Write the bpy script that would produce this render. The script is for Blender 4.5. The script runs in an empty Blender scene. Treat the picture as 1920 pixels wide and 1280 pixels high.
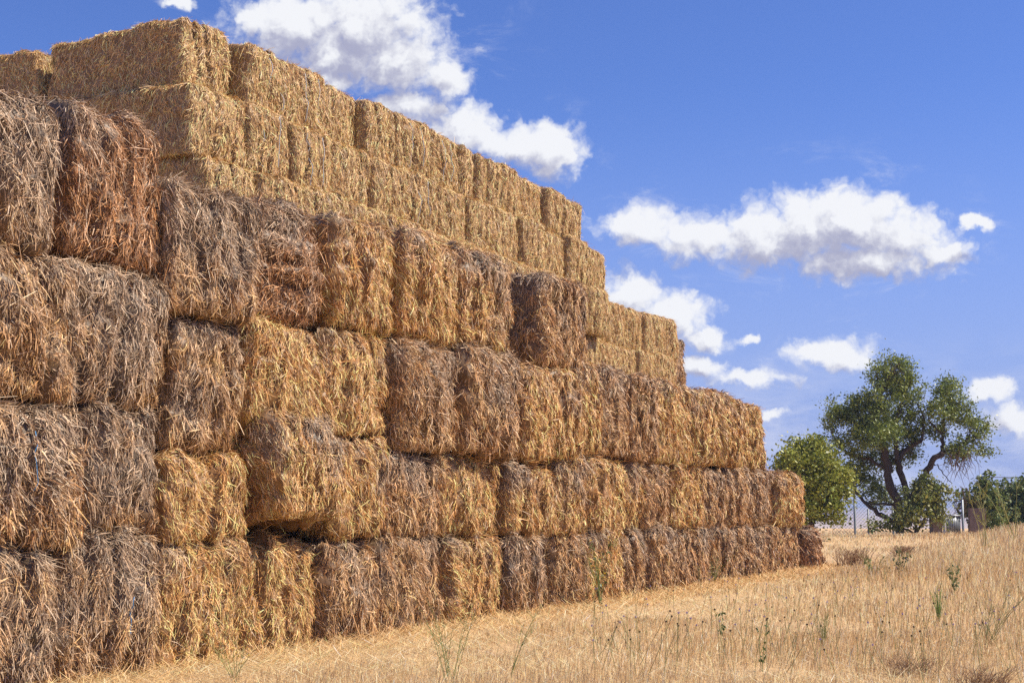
import bpy, math, random
import numpy as np
from mathutils import Vector, Matrix

C = bpy.context.scene.collection
R = math.radians
random.seed(7)

# ------------------------------------------------------------------ camera
CAM_H = 1.3
PITCH = 0.115345
FPX = 2667.0
cd = bpy.data.cameras.new('camera')
cam = bpy.data.objects.new('camera', cd)
C.objects.link(cam)
cam.location = (0, 0, CAM_H)
cam.rotation_euler = (math.pi / 2 + PITCH, 0, 0)
cd.sensor_width = 36.0
cd.lens = 36.0 * FPX / 1920.0
cd.clip_start = 0.1
cd.clip_end = 20000
bpy.context.scene.camera = cam

# ------------------------------------------------------------------ sun
SUN_AZ = R(92.0)      # clockwise from +Y
SUN_EL = R(52.0)
sl = bpy.data.lights.new('sun', 'SUN')
sun = bpy.data.objects.new('sun', sl)
C.objects.link(sun)
sl.energy = 5.0
sl.angle = R(0.53)
sl.color = (1.0, 0.90, 0.76)
sd = Vector((math.sin(SUN_AZ) * math.cos(SUN_EL), math.cos(SUN_AZ) * math.cos(SUN_EL), math.sin(SUN_EL)))
sun.rotation_euler = sd.to_track_quat('Z', 'Y').to_euler()
sun.location = (20, -20, 40)

# ------------------------------------------------------------------ world
wd = bpy.data.worlds.new('World')
bpy.context.scene.world = wd
wd.use_nodes = True
nt = wd.node_tree
nt.nodes.clear()


class NB:
    """tiny helper that writes maths as nodes"""
    def __init__(s, t): s.t = t
    def n(s, ty, **k):
        x = s.t.nodes.new(ty)
        for a, b in k.items(): setattr(x, a, b)
        return x
    def put(s, sock, v):
        if isinstance(v, bpy.types.NodeSocket): s.t.links.new(v, sock)
        else: sock.default_value = v
    def m(s, op, a, b=0.0, c=0.0, clamp=False):
        x = s.n('ShaderNodeMath', operation=op, use_clamp=clamp)
        s.put(x.inputs[0], a); s.put(x.inputs[1], b)
        if len(x.inputs) > 2: s.put(x.inputs[2], c)
        return x.outputs[0]
    def v(s, op, a, b=(0, 0, 0), c=(0, 0, 0)):
        x = s.n('ShaderNodeVectorMath', operation=op)
        s.put(x.inputs[0], a)
        if op not in ('LENGTH', 'NORMALIZE'): s.put(x.inputs[1], b)
        if op == 'MULTIPLY_ADD': s.put(x.inputs[2], c)
        return x.outputs['Value'] if op in ('LENGTH', 'DOT_PRODUCT') else x.outputs[0]
    def ramp(s, fac, a, b, c0=0.0, c1=1.0):
        x = s.n('ShaderNodeMapRange', interpolation_type='SMOOTHSTEP')
        s.put(x.inputs[0], fac)
        for i, q in enumerate((a, b, c0, c1)): s.put(x.inputs[i + 1], q)
        return x.outputs[0]
    def noise(s, vec, scale, detail=4, rough=0.55, dist=0.0):
        x = s.n('ShaderNodeTexNoise')
        if vec is not None: s.put(x.inputs['Vector'], vec)
        x.inputs['Scale'].default_value = scale
        x.inputs['Detail'].default_value = detail
        x.inputs['Roughness'].default_value = rough
        x.inputs['Distortion'].default_value = dist
        return x.outputs[0]
    def mix(s, f, a, b, blend='MIX'):
        x = s.n('ShaderNodeMix', data_type='RGBA', blend_type=blend)
        s.put(x.inputs[0], f); s.put(x.inputs[6], a); s.put(x.inputs[7], b)
        return x.outputs[2]


w = NB(nt)
sky = w.n('ShaderNodeTexSky', sky_type='NISHITA')
sky.sun_disc = False
sky.sun_elevation = SUN_EL
sky.sun_rotation = SUN_AZ
sky.altitude = 600
sky.air_density = 1.0
sky.dust_density = 0.6
sky.ozone_density = 3.0
# clouds: lumps on the sky, laid out on a plane tangent to the sky at a fixed compass direction
tc = w.n('ShaderNodeTexCoord')
dirv = tc.outputs['Generated']
cp, sp = math.cos(PITCH), math.sin(PITCH)
fwd = w.v('DOT_PRODUCT', dirv, (0, cp, sp))
fw = w.m('MAXIMUM', fwd, 0.05)
sep = w.n('ShaderNodeSeparateXYZ'); nt.links.new(dirv, sep.inputs[0])
uu = w.m('DIVIDE', sep.outputs[0], fw)
vv = w.m('DIVIDE', w.v('DOT_PRODUCT', dirv, (0, -sp, cp)), fw)
cmb = w.n('ShaderNodeCombineXYZ'); w.put(cmb.inputs[0], uu); w.put(cmb.inputs[1], vv)
UV = cmb.outputs[0]
# (x, y, rx, ry) of each lump, in thousandths of a radian x 2.667
LUMPS = [
 (560, 50, 150, 72), (690, 45, 145, 105), (750, 118, 125, 72), (620, 112, 110, 50), (830, 148, 55, 42), (480, 45, 60, 42),
 (600, 150, 95, 24), (335, 8, 38, 11),
 (770, 208, 90, 42), (870, 245, 85, 58), (965, 275, 95, 48), (1040, 285, 70, 52),
 (1200, 425, 110, 42), (1310, 446, 120, 42), (1430, 440, 105, 72), (1510, 425, 110, 82), (1600, 415, 130, 74), (1690, 445, 110, 66), (1620, 490, 170, 42), (1760, 470, 70, 32),
 (1830, 420, 34, 17),
 (1180, 560, 85, 56), (1265, 600, 90, 62), (1330, 636, 50, 28), (1180, 640, 90, 30),
 (1402, 640, 26, 12),
 (1310, 692, 66, 24), (1405, 712, 90, 20),
 (1520, 664, 68, 32), (1585, 666, 64, 38),
 (1856, 726, 58, 28), (1900, 785, 66, 32), (1445, 776, 28, 12),
]


def density_group():
    g = bpy.data.node_groups.new('cloud_density', 'ShaderNodeTree')
    g.interface.new_socket('V', in_out='INPUT', socket_type='NodeSocketVector')
    g.interface.new_socket('D', in_out='OUTPUT', socket_type='NodeSocketFloat')
    k = NB(g)
    gi = k.n('NodeGroupInput'); go = k.n('NodeGroupOutput')
    V = gi.outputs[0]
    # warp the coordinates so that outlines billow
    nz = k.n('ShaderNodeTexNoise'); nz.inputs['Scale'].default_value = 38; nz.inputs['Detail'].default_value = 5
    nz.inputs['Roughness'].default_value = 0.6
    k.put(nz.inputs['Vector'], V)
    wv = k.v('MULTIPLY_ADD', k.v('SUBTRACT', nz.outputs['Color'], (0.5, 0.5, 0.5)), (0.032, 0.026, 0), V)
    acc = None
    for (x, y, rx, ry) in LUMPS:
        cx, cy, ax, ay = (x - 960) / FPX, (640 - y) / FPX, rx * 1.06 / FPX, ry * 1.08 / FPX
        q = k.v('MULTIPLY_ADD', wv, (1 / ax, 1 / ay, 0), (-cx / ax, -cy / ay, 0))
        L = k.v('LENGTH', q)
        acc = L if acc is None else k.m('SMOOTH_MIN', acc, L, 0.2)
    fine = k.noise(V, 95, 7, 0.62)
    vo = k.n('ShaderNodeTexVoronoi', feature='F1'); vo.inputs['Scale'].default_value = 55
    vo.inputs['Detail'].default_value = 2.5; vo.inputs['Roughness'].default_value = 0.6
    k.put(vo.inputs['Vector'], wv)
    bil = k.m('MULTIPLY', k.m('SUBTRACT', 0.80, vo.outputs['Distance']), 0.50)
    d = k.m('ADD', k.m('ADD', k.m('MULTIPLY', k.m('SUBTRACT', 1.0, acc), 1.15), bil), k.m('MULTIPLY', k.m('SUBTRACT', fine, 0.5), 0.6))
    g.links.new(d, go.inputs[0])
    return g


dg = density_group()
def dens(vec):
    x = w.n('ShaderNodeGroup'); x.node_tree = dg
    nt.links.new(vec, x.inputs[0]); return x.outputs[0]
D0 = dens(UV)
D1 = dens(w.v('ADD', UV, (0.0035, 0.0085, 0)))
D2 = dens(w.v('ADD', UV, (0.008, 0.026, 0)))
front = w.ramp(fwd, 0.1, 0.3)
alpha = w.m('MULTIPLY', w.ramp(D0, -0.20, 0.52), front)
thick = w.ramp(D0, 0.15, 0.75)
relief = w.m('ADD', w.m('MULTIPLY', w.m('SUBTRACT', D0, D1), 0.55), w.m('MULTIPLY', w.m('SUBTRACT', D0, D2), 0.5))
lit = w.ramp(w.m('SUBTRACT', relief, w.m('MULTIPLY', thick, 0.26)), -0.52, 0.32)
ccol = w.mix(lit, (0.42, 0.43, 0.58, 1), (0.93, 0.94, 0.97, 1))
ccol = w.v('SCALE', ccol); ccol.node.inputs['Scale'].default_value = 10.0
tint = w.mix(1.0, sky.outputs[0], (0.78, 0.95, 1.54, 1), 'MULTIPLY')
horiz = w.ramp(sep.outputs[2], 0.0, 0.30, 0.85, 0.0)
tint = w.mix(horiz, tint, (3.3, 4.15, 7.7, 1))
wisp = w.noise(w.v('MULTIPLY', UV, (14.0, 34.0, 0)), 1.0, 7, 0.7, 0.6)
wz = w.m('MULTIPLY', w.m('MULTIPLY', w.ramp(wisp, 0.50, 0.80), w.ramp(D0, -1.6, 0.1)), w.m('MULTIPLY', front, 0.55))
wz2 = w.m('MULTIPLY', w.m('MULTIPLY', w.ramp(wisp, 0.38, 0.75), w.ramp(sep.outputs[2], 0.02, 0.13, 0.75, 0.0)), front)
skyc = w.mix(w.m('MAXIMUM', wz, wz2), tint, (7.4, 7.7, 9.2, 1))
skyc = w.mix(w.m('MULTIPLY', alpha, 0.97), skyc, ccol)
bg = w.n('ShaderNodeBackground'); nt.links.new(skyc, bg.inputs[0]); bg.inputs[1].default_value = 0.071
wo = w.n('ShaderNodeOutputWorld'); nt.links.new(bg.outputs[0], wo.inputs[0])
wd.cycles.sampling_method = 'MANUAL'
wd.cycles.sample_map_resolution = 512

sc = bpy.context.scene
sc.view_settings.view_transform = 'Standard'
sc.view_settings.look = 'None'
sc.view_settings.exposure = 0.50
sc.view_settings.gamma = 1.0
sc.cycles.max_bounces = 5
sc.cycles.diffuse_bounces = 2
sc.cycles.glossy_bounces = 2
sc.cycles.transmission_bounces = 2
sc.cycles.use_denoising = False

# ------------------------------------------------------------------ frame of the stack
AL = math.atan(1318 / math.hypot(FPX, 309))
U = np.array([math.sin(AL), math.cos(AL), 0.0])
N = np.array([math.cos(AL), -math.sin(AL), 0.0])
ROTZ = math.pi / 2 - AL
C_FRONT = -8.2
C_BACK = -14.5


def at(px, py, Y):
    """world point at distance Y along the view direction's ground track"""
    cx = (px - 960) / FPX; cy = -(py - 640) / FPX
    r = np.array([cx, math.cos(PITCH) - cy * math.sin(PITCH), math.sin(PITCH) + cy * math.cos(PITCH)])
    return r * (Y / r[1]) + np.array([0, 0, CAM_H])


# ------------------------------------------------------------------ value noise
def _h(ix, iy, iz, seed):
    n = (ix * 374761393 + iy * 668265263 + iz * 2147483647 + seed * 974711) & 0xffffffff
    n = ((n ^ (n >> 13)) * 1274126177) & 0xffffffff
    n = ((n ^ (n >> 16)) * 2246822519) & 0xffffffff
    return ((n ^ (n >> 15)) & 0xffff) / 65535.0


def vnoise(P, seed=0):
    Pf = np.floor(P); f = P - Pf; i = Pf.astype(np.int64); f = f * f * (3 - 2 * f)
    r = 0
    for dx in (0, 1):
        for dy in (0, 1):
            for dz in (0, 1):
                wt = (f[:, 0] if dx else 1 - f[:, 0]) * (f[:, 1] if dy else 1 - f[:, 1]) * (f[:, 2] if dz else 1 - f[:, 2])
                r = r + wt * _h(i[:, 0] + dx, i[:, 1] + dy, i[:, 2] + dz, seed)
    return r


def fbm(P, seed=0, o=3):
    r = 0; a = 0.5; t = 0
    for k in range(o):
        r = r + a * vnoise(P * (2 ** k) + k * 17.3, seed + k); t += a; a *= 0.5
    return r / t


# ------------------------------------------------------------------ mesh helpers
def make_mesh(name, V, F, col=None, mat=None, smooth=False):
    """V (n,3), F list of arrays of quads/tris with -1 allowed as 4th; col (n,3)"""
    me = bpy.data.meshes.new(name)
    V = np.asarray(V, np.float32)
    quads = np.asarray(F, np.int32)
    me.vertices.add(len(V)); me.vertices.foreach_set('co', V.ravel())
    nf, k = quads.shape
    me.loops.add(nf * k); me.loops.foreach_set('vertex_index', quads.ravel())
    me.polygons.add(nf)
    me.polygons.foreach_set('loop_start', np.arange(0, nf * k, k, dtype=np.int32))
    me.polygons.foreach_set('loop_total', np.full(nf, k, np.int32))
    if smooth is not False:
        s = np.zeros(nf, bool); s[:] = smooth if isinstance(smooth, bool) else False
        if isinstance(smooth, int) and not isinstance(smooth, bool): s[:smooth] = True
        me.polygons.foreach_set('use_smooth', s)
    me.update(calc_edges=True)
    if col is not None:
        a = me.color_attributes.new('tone', 'FLOAT_COLOR', 'POINT')
        c4 = np.ones((len(V), 4), np.float32); c4[:, :3] = col
        a.data.foreach_set('color', c4.ravel())
    if mat: me.materials.append(mat)
    return me


def add(name, me, parent=None, loc=None, rz=None):
    o = bpy.data.objects.new(name, me)
    C.objects.link(o)
    if parent: o.parent = parent
    if loc is not None: o.location = [float(q) for q in loc]
    if rz is not None: o.rotation_euler = (0, 0, rz)
    return o


def tag(o, label=None, cat=None, group=None, kind=None):
    if label: o['label'] = label
    if cat: o['category'] = cat
    if group: o['group'] = group
    if kind: o['kind'] = kind
    return o


class MB:
    def __init__(s): s.V = []; s.F = []; s.C = []; s.n = 0
    def add(s, V, F, col=(0.5, 0.5, 0.5)):
        V = np.asarray(V, float); F = np.asarray(F, int)
        s.V.append(V); s.F.append(F + s.n); s.n += len(V)
        c = np.empty((len(V), 3)); c[:] = col; s.C.append(c)
    def box(s, lo, hi, col=(.5, .5, .5), bev=0.0):
        x0, y0, z0 = lo; x1, y1, z1 = hi
        V = [(x0, y0, z0), (x1, y0, z0), (x1, y1, z0), (x0, y1, z0), (x0, y0, z1), (x1, y0, z1), (x1, y1, z1), (x0, y1, z1)]
        s.add(V, [(0, 3, 2, 1), (4, 5, 6, 7), (0, 1, 5, 4), (1, 2, 6, 5), (2, 3, 7, 6), (3, 0, 4, 7)], col)
    def tube(s, pts, rad, sides=6, col=(.5, .5, .5), cap=True):
        pts = np.asarray(pts, float); n = len(pts)
        rad = np.full(n, rad) if np.isscalar(rad) else np.asarray(rad, float)
        T = np.gradient(pts, axis=0); T /= np.linalg.norm(T, axis=1)[:, None] + 1e-9
        ref = np.array([0, 0, 1.0]) if abs(T[0][2]) < 0.9 else np.array([1.0, 0, 0])
        V = []
        a = np.linspace(0, 2 * math.pi, sides, endpoint=False)
        for i in range(n):
            b = np.cross(T[i], ref); b /= np.linalg.norm(b) + 1e-9
            c = np.cross(b, T[i]); ref = c
            V.append(pts[i] + rad[i] * (np.cos(a)[:, None] * b + np.sin(a)[:, None] * c))
        V = np.concatenate(V)
        F = []
        for i in range(n - 1):
            for k in range(sides):
                k2 = (k + 1) % sides
                F.append((i * sides + k, i * sides + k2, (i + 1) * sides + k2, (i + 1) * sides + k))
        if cap and sides >= 4:
            V = np.concatenate([V, pts[-1:]]); e = len(V) - 1; b0 = (n - 1) * sides
            for k in range(0, sides, 2): F.append((b0 + k, b0 + (k + 1) % sides, b0 + (k + 2) % sides, e))
        s.add(V, F, col)
    def mesh(s, name, mat, smooth=False):
        return make_mesh(name, np.concatenate(s.V), np.concatenate(s.F), np.concatenate(s.C), mat, smooth)


# ------------------------------------------------------------------ materials
def mat_tone(name, rough=0.6, spec=0.3, nscale=40.0, namp=0.3, bump=0.0, bscale=60.0, trans=0.0, hue=None):
    """colour comes from the strand's own tone, varied by a procedural noise"""
    m = bpy.data.materials.new(name); m.use_nodes = True
    t = m.node_tree; k = NB(t)
    b = t.nodes['Principled BSDF']
    at_ = k.n('ShaderNodeAttribute', attribute_name='tone')
    tc_ = k.n('ShaderNodeTexCoord')
    nz = k.noise(tc_.outputs['Object'], nscale, 3, 0.6)
    f = k.m('ADD', k.m('MULTIPLY', k.m('SUBTRACT', nz, 0.5), 2 * namp), 1.0)
    x = k.n('ShaderNodeVectorMath', operation='SCALE')
    t.links.new(at_.outputs['Color'], x.inputs[0]); t.links.new(f, x.inputs['Scale'])
    col = x.outputs[0]
    t.links.new(col, b.inputs['Base Color'])
    b.inputs['Roughness'].default_value = rough
    b.inputs['Specular IOR Level'].default_value = spec
    if bump:
        bn = k.n('ShaderNodeBump'); bn.inputs['Strength'].default_value = bump; bn.inputs['Distance'].default_value = 0.02
        t.links.new(k.noise(tc_.outputs['Object'], bscale, 4, 0.65), bn.inputs['Height'])
        t.links.new(bn.outputs[0], b.inputs['Normal'])
    if trans:
        tr = k.n('ShaderNodeBsdfTranslucent'); t.links.new(col, tr.inputs[0])
        mx = k.n('ShaderNodeMixShader'); mx.inputs[0].default_value = trans
        t.links.new(b.outputs[0], mx.inputs[1]); t.links.new(tr.outputs[0], mx.inputs[2])
        t.links.new(mx.outputs[0], t.nodes['Material Output'].inputs[0])
    return m


M_STRAW = mat_tone('straw', 0.5, 0.35, 60, 0.25)
M_GRASS = mat_tone('dry_grass', 0.55, 0.3, 25, 0.2, trans=0.3)
M_LEAF = mat_tone('leaves', 0.45, 0.35, 3, 0.2, trans=0.22)
M_BARK = mat_tone('bark', 0.9, 0.1, 14, 0.45, bump=0.9, bscale=25)
M_STEM = mat_tone('green_stems', 0.55, 0.2, 12, 0.2)
M_METAL = mat_tone('galvanised_steel', 0.45, 0.5, 9, 0.12)
M_METAL.node_tree.nodes['Principled BSDF'].inputs['Metallic'].default_value = 0.3
M_TWINE = mat_tone('plastic_twine', 0.5, 0.4, 80, 0.2)
M_STONE = mat_tone('stone', 0.9, 0.1, 6, 0.4, bump=0.8, bscale=15)

# ground material
M_GROUND = bpy.data.materials.new('dry_soil'); M_GROUND.use_nodes = True
t = M_GROUND.node_tree; k = NB(t); b = t.nodes['Principled BSDF']
tcg = k.n('ShaderNodeTexCoord')
n1 = k.noise(tcg.outputs['Object'], 0.35, 5, 0.6)
n2 = k.noise(tcg.outputs['Object'], 9.0, 5, 0.7)
n3 = k.noise(tcg.outputs['Object'], 70.0, 3, 0.7)
c = k.mix(k.ramp(n1, 0.35, 0.65), (0.66, 0.45, 0.22, 1), (0.52, 0.33, 0.16, 1))
c = k.mix(k.ramp(n2, 0.42, 0.62), c, (0.68, 0.46, 0.23, 1))
c = k.mix(k.ramp(n3, 0.5, 0.7), c, (0.36, 0.22, 0.11, 1))
t.links.new(c, b.inputs['Base Color']); b.inputs['Roughness'].default_value = 0.9
bn = k.n('ShaderNodeBump'); bn.inputs['Strength'].default_value = 0.8; bn.inputs['Distance'].default_value = 0.03
t.links.new(n3, bn.inputs['Height']); t.links.new(bn.outputs[0], b.inputs['Normal'])


# ------------------------------------------------------------------ ground: one sheet to the horizon
def ground_z(x, y):
    x = np.atleast_1d(np.asarray(x, float)); y = np.atleast_1d(np.asarray(y, float))
    P = np.stack([x * 0.18, y * 0.18, np.zeros_like(x)], 1)
    P2 = np.stack([x * 0.9, y * 0.9, np.zeros_like(x)], 1)
    z = (fbm(P, 91, 2) - 0.5) * 0.22 + (fbm(P2, 37, 2) - 0.5) * 0.07
    r = np.hypot(x, y)
    s_ = x * U[0] + y * U[1]; off = x * N[0] + y * N[1]
    near = np.clip((off - C_FRONT) / 2.5, 0, 1)          # level pad under the stack
    z = z * np.where(s_ < 36, near, 1) * np.clip((95 - r) / 30, 0, 1)
    z = z - .12 * np.where(s_ < 36, np.clip(1 - (off - C_FRONT) / 3.0, 0, 1), 0)
    z = z + 0.28 * np.exp(-((x - 15.5) / 9) ** 2 - ((y - 49) / 6) ** 2)    # bank under the tree
    z = z - 26 * np.clip((r - 90) / 500, 0, 1) ** 0.9
    th = np.arctan2(x, y)
    z = z + np.clip((r - 2500) / 3500, 0, 1) * (26 + 60 * (fbm(np.stack([th * 6, r * 0, r * 0], 1), 5, 4) - 0.25)) * 0.55
    return z


rad = np.concatenate([[0.0], np.geomspace(1.0, 9000, 190)])
ang = np.linspace(0, 2 * math.pi, 240, endpoint=False)
RR, AA = np.meshgrid(rad[1:], ang, indexing='ij')
X = (RR * np.sin(AA)).ravel(); Y = (RR * np.cos(AA)).ravel()
V = np.concatenate([np.stack([X, Y, ground_z(X, Y)], 1), [[0, 0, float(ground_z(0, 0)[0])]]])
na = len(ang); F = []
i0 = np.arange(len(rad) - 2)[:, None] * na; j = np.arange(na)[None, :]; j2 = (j + 1) % na
F = np.stack([i0 + j, i0 + na + j, i0 + na + j2, i0 + j2], -1).reshape(-1, 4)
cen = len(V) - 1
jj = np.arange(0, na, 2)
F = np.concatenate([F, np.stack([np.full_like(jj, cen), jj, (jj + 1) % na, (jj + 2) % na], 1)])
tag(add('ground', make_mesh('ground', V, F, None, M_GROUND, True)), kind='structure')

# ------------------------------------------------------------------ straw bales
PAL = {
 'gold':  [(.80, .44, .155), (.66, .28, .07)],
 'pale':  [(.83, .505, .205), (.72, .39, .135)],
 'brown': [(.58, .33, .135), (.40, .185, .06)],
 'rust':  [(.46, .23, .09), (.33, .145, .05)],
}
GREY = np.array([(.46, .325, .205), (.19, .125, .075)])


def build_bale(wid, dep, hei, seed, kind='gold', grey=0.3, dens=3000, sw=0.006, sl_=0.13, horiz=False, expo_l=False, step=0.05, groove=0.06, loose=1.0, expo_r=False, rnd_=.12, rough=1.0):
    rs = np.random.RandomState(seed)
    hd = np.array([wid / 2, dep / 2, hei / 2])
    r = rnd_ * (0.85 + 0.45 * rs.rand())
    span = hei if horiz else wid
    ng = max(2, int(round(span / 0.30)))
    gx = (np.arange(ng + 1) / ng - 0.5)[1:-1] * span + rs.uniform(-.06, .06, ng - 1)
    gd = groove * rs.uniform(0.2, 1.8, ng - 1); gw = rs.uniform(.018, .045, ng - 1)
    off = rs.rand(3) * 50
    sag = rs.uniform(-.03, .03, 2)

    def surf(Q):
        q = np.clip(Q, -(hd - r), hd - r)
        d = Q - q
        n = d / (np.linalg.norm(d, axis=1)[:, None] + 1e-9)
        P = q + n * r
        c = P[:, 2] if horiz else P[:, 0] + 0.06 * np.sin(P[:, 2] * 4 + off[0])
        g = 0
        for a, b, e in zip(gx, gd, gw): g = g + b * np.exp(-((c - a) / e) ** 2)
        side = 1 - np.abs(n[:, 2] if horiz else n[:, 0])
        bulge = 0.08 * (1 - (P[:, 2] / hd[2]) ** 2) * (1 - (P[:, 0] / hd[0]) ** 2)
        dd = bulge - g * np.clip(side, 0, 1) + (fbm(P * 2.2 + off, seed, 2) - .5) * .20 * rough + (fbm(P * 8 + off, seed + 9, 3) - .5) * .20 * rough
        ridge = fbm(P * (np.array([1.5, 9, 9]) if horiz else np.array([9, 9, 1.3])) + off, seed + 13, 2) - .5
        dd = dd + ridge * .15 * (.45 + .55 * rough) * np.clip(side, 0, 1)
        P = P + n * dd[:, None]
        P[:, 2] += sag[0] * P[:, 0] + sag[1] * P[:, 1]
        return P, n

    V = []; F = []; n0 = 0
    for ax in range(3):
        a, b = [(1, 2), (2, 0), (0, 1)][ax]
        na_, nb_ = max(3, int(2 * hd[a] / step)), max(3, int(2 * hd[b] / step))
        if ax == 1 or True:
            ga = np.linspace(-hd[a], hd[a], na_ + 1); gb = np.linspace(-hd[b], hd[b], nb_ + 1)
        A, B = np.meshgrid(ga, gb, indexing='ij')
        for sgn in (-1, 1):
            Q = np.zeros((A.size, 3)); Q[:, a] = A.ravel(); Q[:, b] = B.ravel(); Q[:, ax] = sgn * hd[ax]
            P, _ = surf(Q)
            i, j = np.meshgrid(np.arange(na_), np.arange(nb_), indexing='ij')
            v0 = (i * (nb_ + 1) + j).ravel() + n0
            f = np.stack([v0, v0 + nb_ + 1, v0 + nb_ + 2, v0 + 1], 1)
            if sgn < 0: f = f[:, ::-1]
            V.append(P); F.append(f); n0 += len(P)
    nbody_f = sum(len(f) for f in F)
    Vb = np.concatenate(V)

    # strands
    faces = [(1, -1, 1.0), (0, -1, 0.8), (0, 1, 0.7 if expo_r else 0.35), (2, 1, 0.7), (2, -1, 0.45)]
    Qs = []
    for ax, sgn, wt in faces:
        a, b = [(1, 2), (2, 0), (0, 1)][ax]
        lo = -hd.copy(); hi = hd.copy()
        full = (expo_l and ax in (0, 2)) or (expo_r and ax == 0)
        if ax != 1 and not full: hi[1] = -hd[1] + (0.5 if ax == 0 else .3)
        area = (hi[a] - lo[a]) * (hi[b] - lo[b])
        cnt = int(area * dens * wt)
        Q = np.zeros((cnt, 3)); Q[:, ax] = sgn * hd[ax]
        Q[:, a] = rs.uniform(lo[a], hi[a], cnt); Q[:, b] = rs.uniform(lo[b], hi[b], cnt)
        Qs.append(Q)
    Q = np.concatenate(Qs); P, n = surf(Q)
    m = len(P)
    X_ = np.array([1.0, 0, 0]); Z_ = np.array([0, 0, 1.0])
    down = -Z_ + n * n[:, 2:3]                       # gravity in the surface
    ln = np.linalg.norm(down, axis=1); flat = ln < .3
    down[flat] = np.array([0, -1.0, 0]); down /= np.linalg.norm(down, axis=1)[:, None]
    T1 = np.cross(down, n); T1 /= np.linalg.norm(T1, axis=1)[:, None] + 1e-9
    # direction field: locally combed, globally varied
    fld = (fbm(P * 2.4 + off + 7, seed + 3, 2) - .5) * 5.0
    ang = np.where(rs.rand(m) < .70, fld * .45 + rs.normal(0, .42, m), rs.uniform(-math.pi, math.pi, m))
    if horiz: ang = ang + np.where(rs.rand(m) < .6, 1.3, 0)
    out = np.abs(rs.normal(0.08, 0.34, m)) * loose * np.where(np.abs(n[:, 0]) > .8, .5, 1.0)
    tt = np.cos(ang)[:, None] * down + np.sin(ang)[:, None] * T1 + out[:, None] * n
    tt /= np.linalg.norm(tt, axis=1)[:, None]
    L = np.clip(rs.lognormal(math.log(sl_), .42, m), .03, .34)
    p0 = P - n * rs.uniform(0, .02, m)[:, None] - tt * (L * .3)[:, None]
    ends = p0 + tt * L[:, None]                       # keep stalks from bridging the joints
    crossx = (np.abs(ends[:, 0]) > hd[0] - .015) & (np.abs(n[:, 0]) < .9) & (ends[:, 0] * tt[:, 0] > 0)
    if not expo_l: tt[crossx, 0] *= -.6
    low = (ends[:, 2] < -hd[2] - .03) & (tt[:, 2] < 0) & (rs.rand(m) < .8)
    tt[low, 2] *= -1
    tt /= np.linalg.norm(tt, axis=1)[:, None]
    curl = rs.normal(0, .03, (m, 3)) * L[:, None]
    p1 = p0 + tt * (L * .5)[:, None] + n * (.006 + .008 * rs.rand(m))[:, None]
    p2 = p0 + tt * L[:, None] + curl + down * (L * .05)[:, None]
    s = np.cross(tt, n); s /= np.linalg.norm(s, axis=1)[:, None] + 1e-9
    nn = np.cross(s, tt); th = rs.normal(0, .7, m)
    s = np.cos(th)[:, None] * s + np.sin(th)[:, None] * nn
    wdt = (sw * rs.uniform(.6, 1.35, m))[:, None] / 2
    SV = np.stack([p0 - s * wdt, p0 + s * wdt, p1 - s * wdt, p1 + s * wdt, p2 - s * wdt * .5, p2 + s * wdt * .5], 1).reshape(-1, 3)
    bi = np.arange(m)[:, None] * 6 + len(Vb)
    SF = np.concatenate([bi + np.array([[0, 1, 3, 2]]), bi + np.array([[2, 3, 5, 4]])])

    # colours: the straw's own weathering, greyer where rain reached it, plus painted shade on the body
    A, B = [np.array(q) for q in PAL[kind]]
    def colour(P, rnd):
        zf = P[:, 2] / hei + .5
        nz = fbm(P * 2.6 + off + 3, seed + 5, 3); nz2 = fbm(P * 6 + off, seed + 6, 2)
        wx = np.clip((grey - .51) * 1.7 + (zf - .35) * 1.15 + (nz - .5) * 2.6, 0, 1) * np.clip(grey * 3, 0, 1)
        hu = np.clip((nz2 - .35) * 1.5 + rs.normal(0, .2, len(P)) * rnd, 0, 1)[:, None]
        c = A * (1 - hu) + B * hu
        g = GREY[0] * (1 - hu) + GREY[1] * hu
        w_ = np.clip(wx + rs.normal(0, .18, len(P)) * rnd, 0, 1)[:, None]
        return c * (1 - w_) + g * w_
    cb = colour(Vb, .3) * .32  # body colour darkened to paint in the shade between the stalks
    cs = colour(P, 1.0) * np.clip(rs.lognormal(-.04 if kind != 'pale' else -.02, .55 if kind != 'pale' else .42, m), .22, 1.9)[:, None]
    pale = rs.rand(m) < .13
    cs[pale] = cs[pale] * .45 + np.array([.74, .58, .40]) * .55
    cs = np.clip(np.repeat(cs, 6, axis=0), 0, .85)
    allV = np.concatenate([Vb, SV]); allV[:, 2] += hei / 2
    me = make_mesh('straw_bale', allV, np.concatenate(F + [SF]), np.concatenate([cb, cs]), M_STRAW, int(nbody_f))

    def face_pt(x, z):          # a point on the front face, x from centre, z from base
        P, n = surf(np.array([[x, -hd[1], z - hei / 2]])); p = P[0] + n[0] * .015; p[2] += hei / 2
        return p, gx
    return me, face_pt


ORD = ['', 'first', 'second', 'third', 'fourth', 'fifth', 'sixth', 'seventh', 'eighth', 'ninth', 'tenth', 'eleventh', 'twelfth', 'thirteenth',
       'fourteenth', 'fifteenth', 'sixteenth', 'seventeenth', 'eighteenth']
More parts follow.
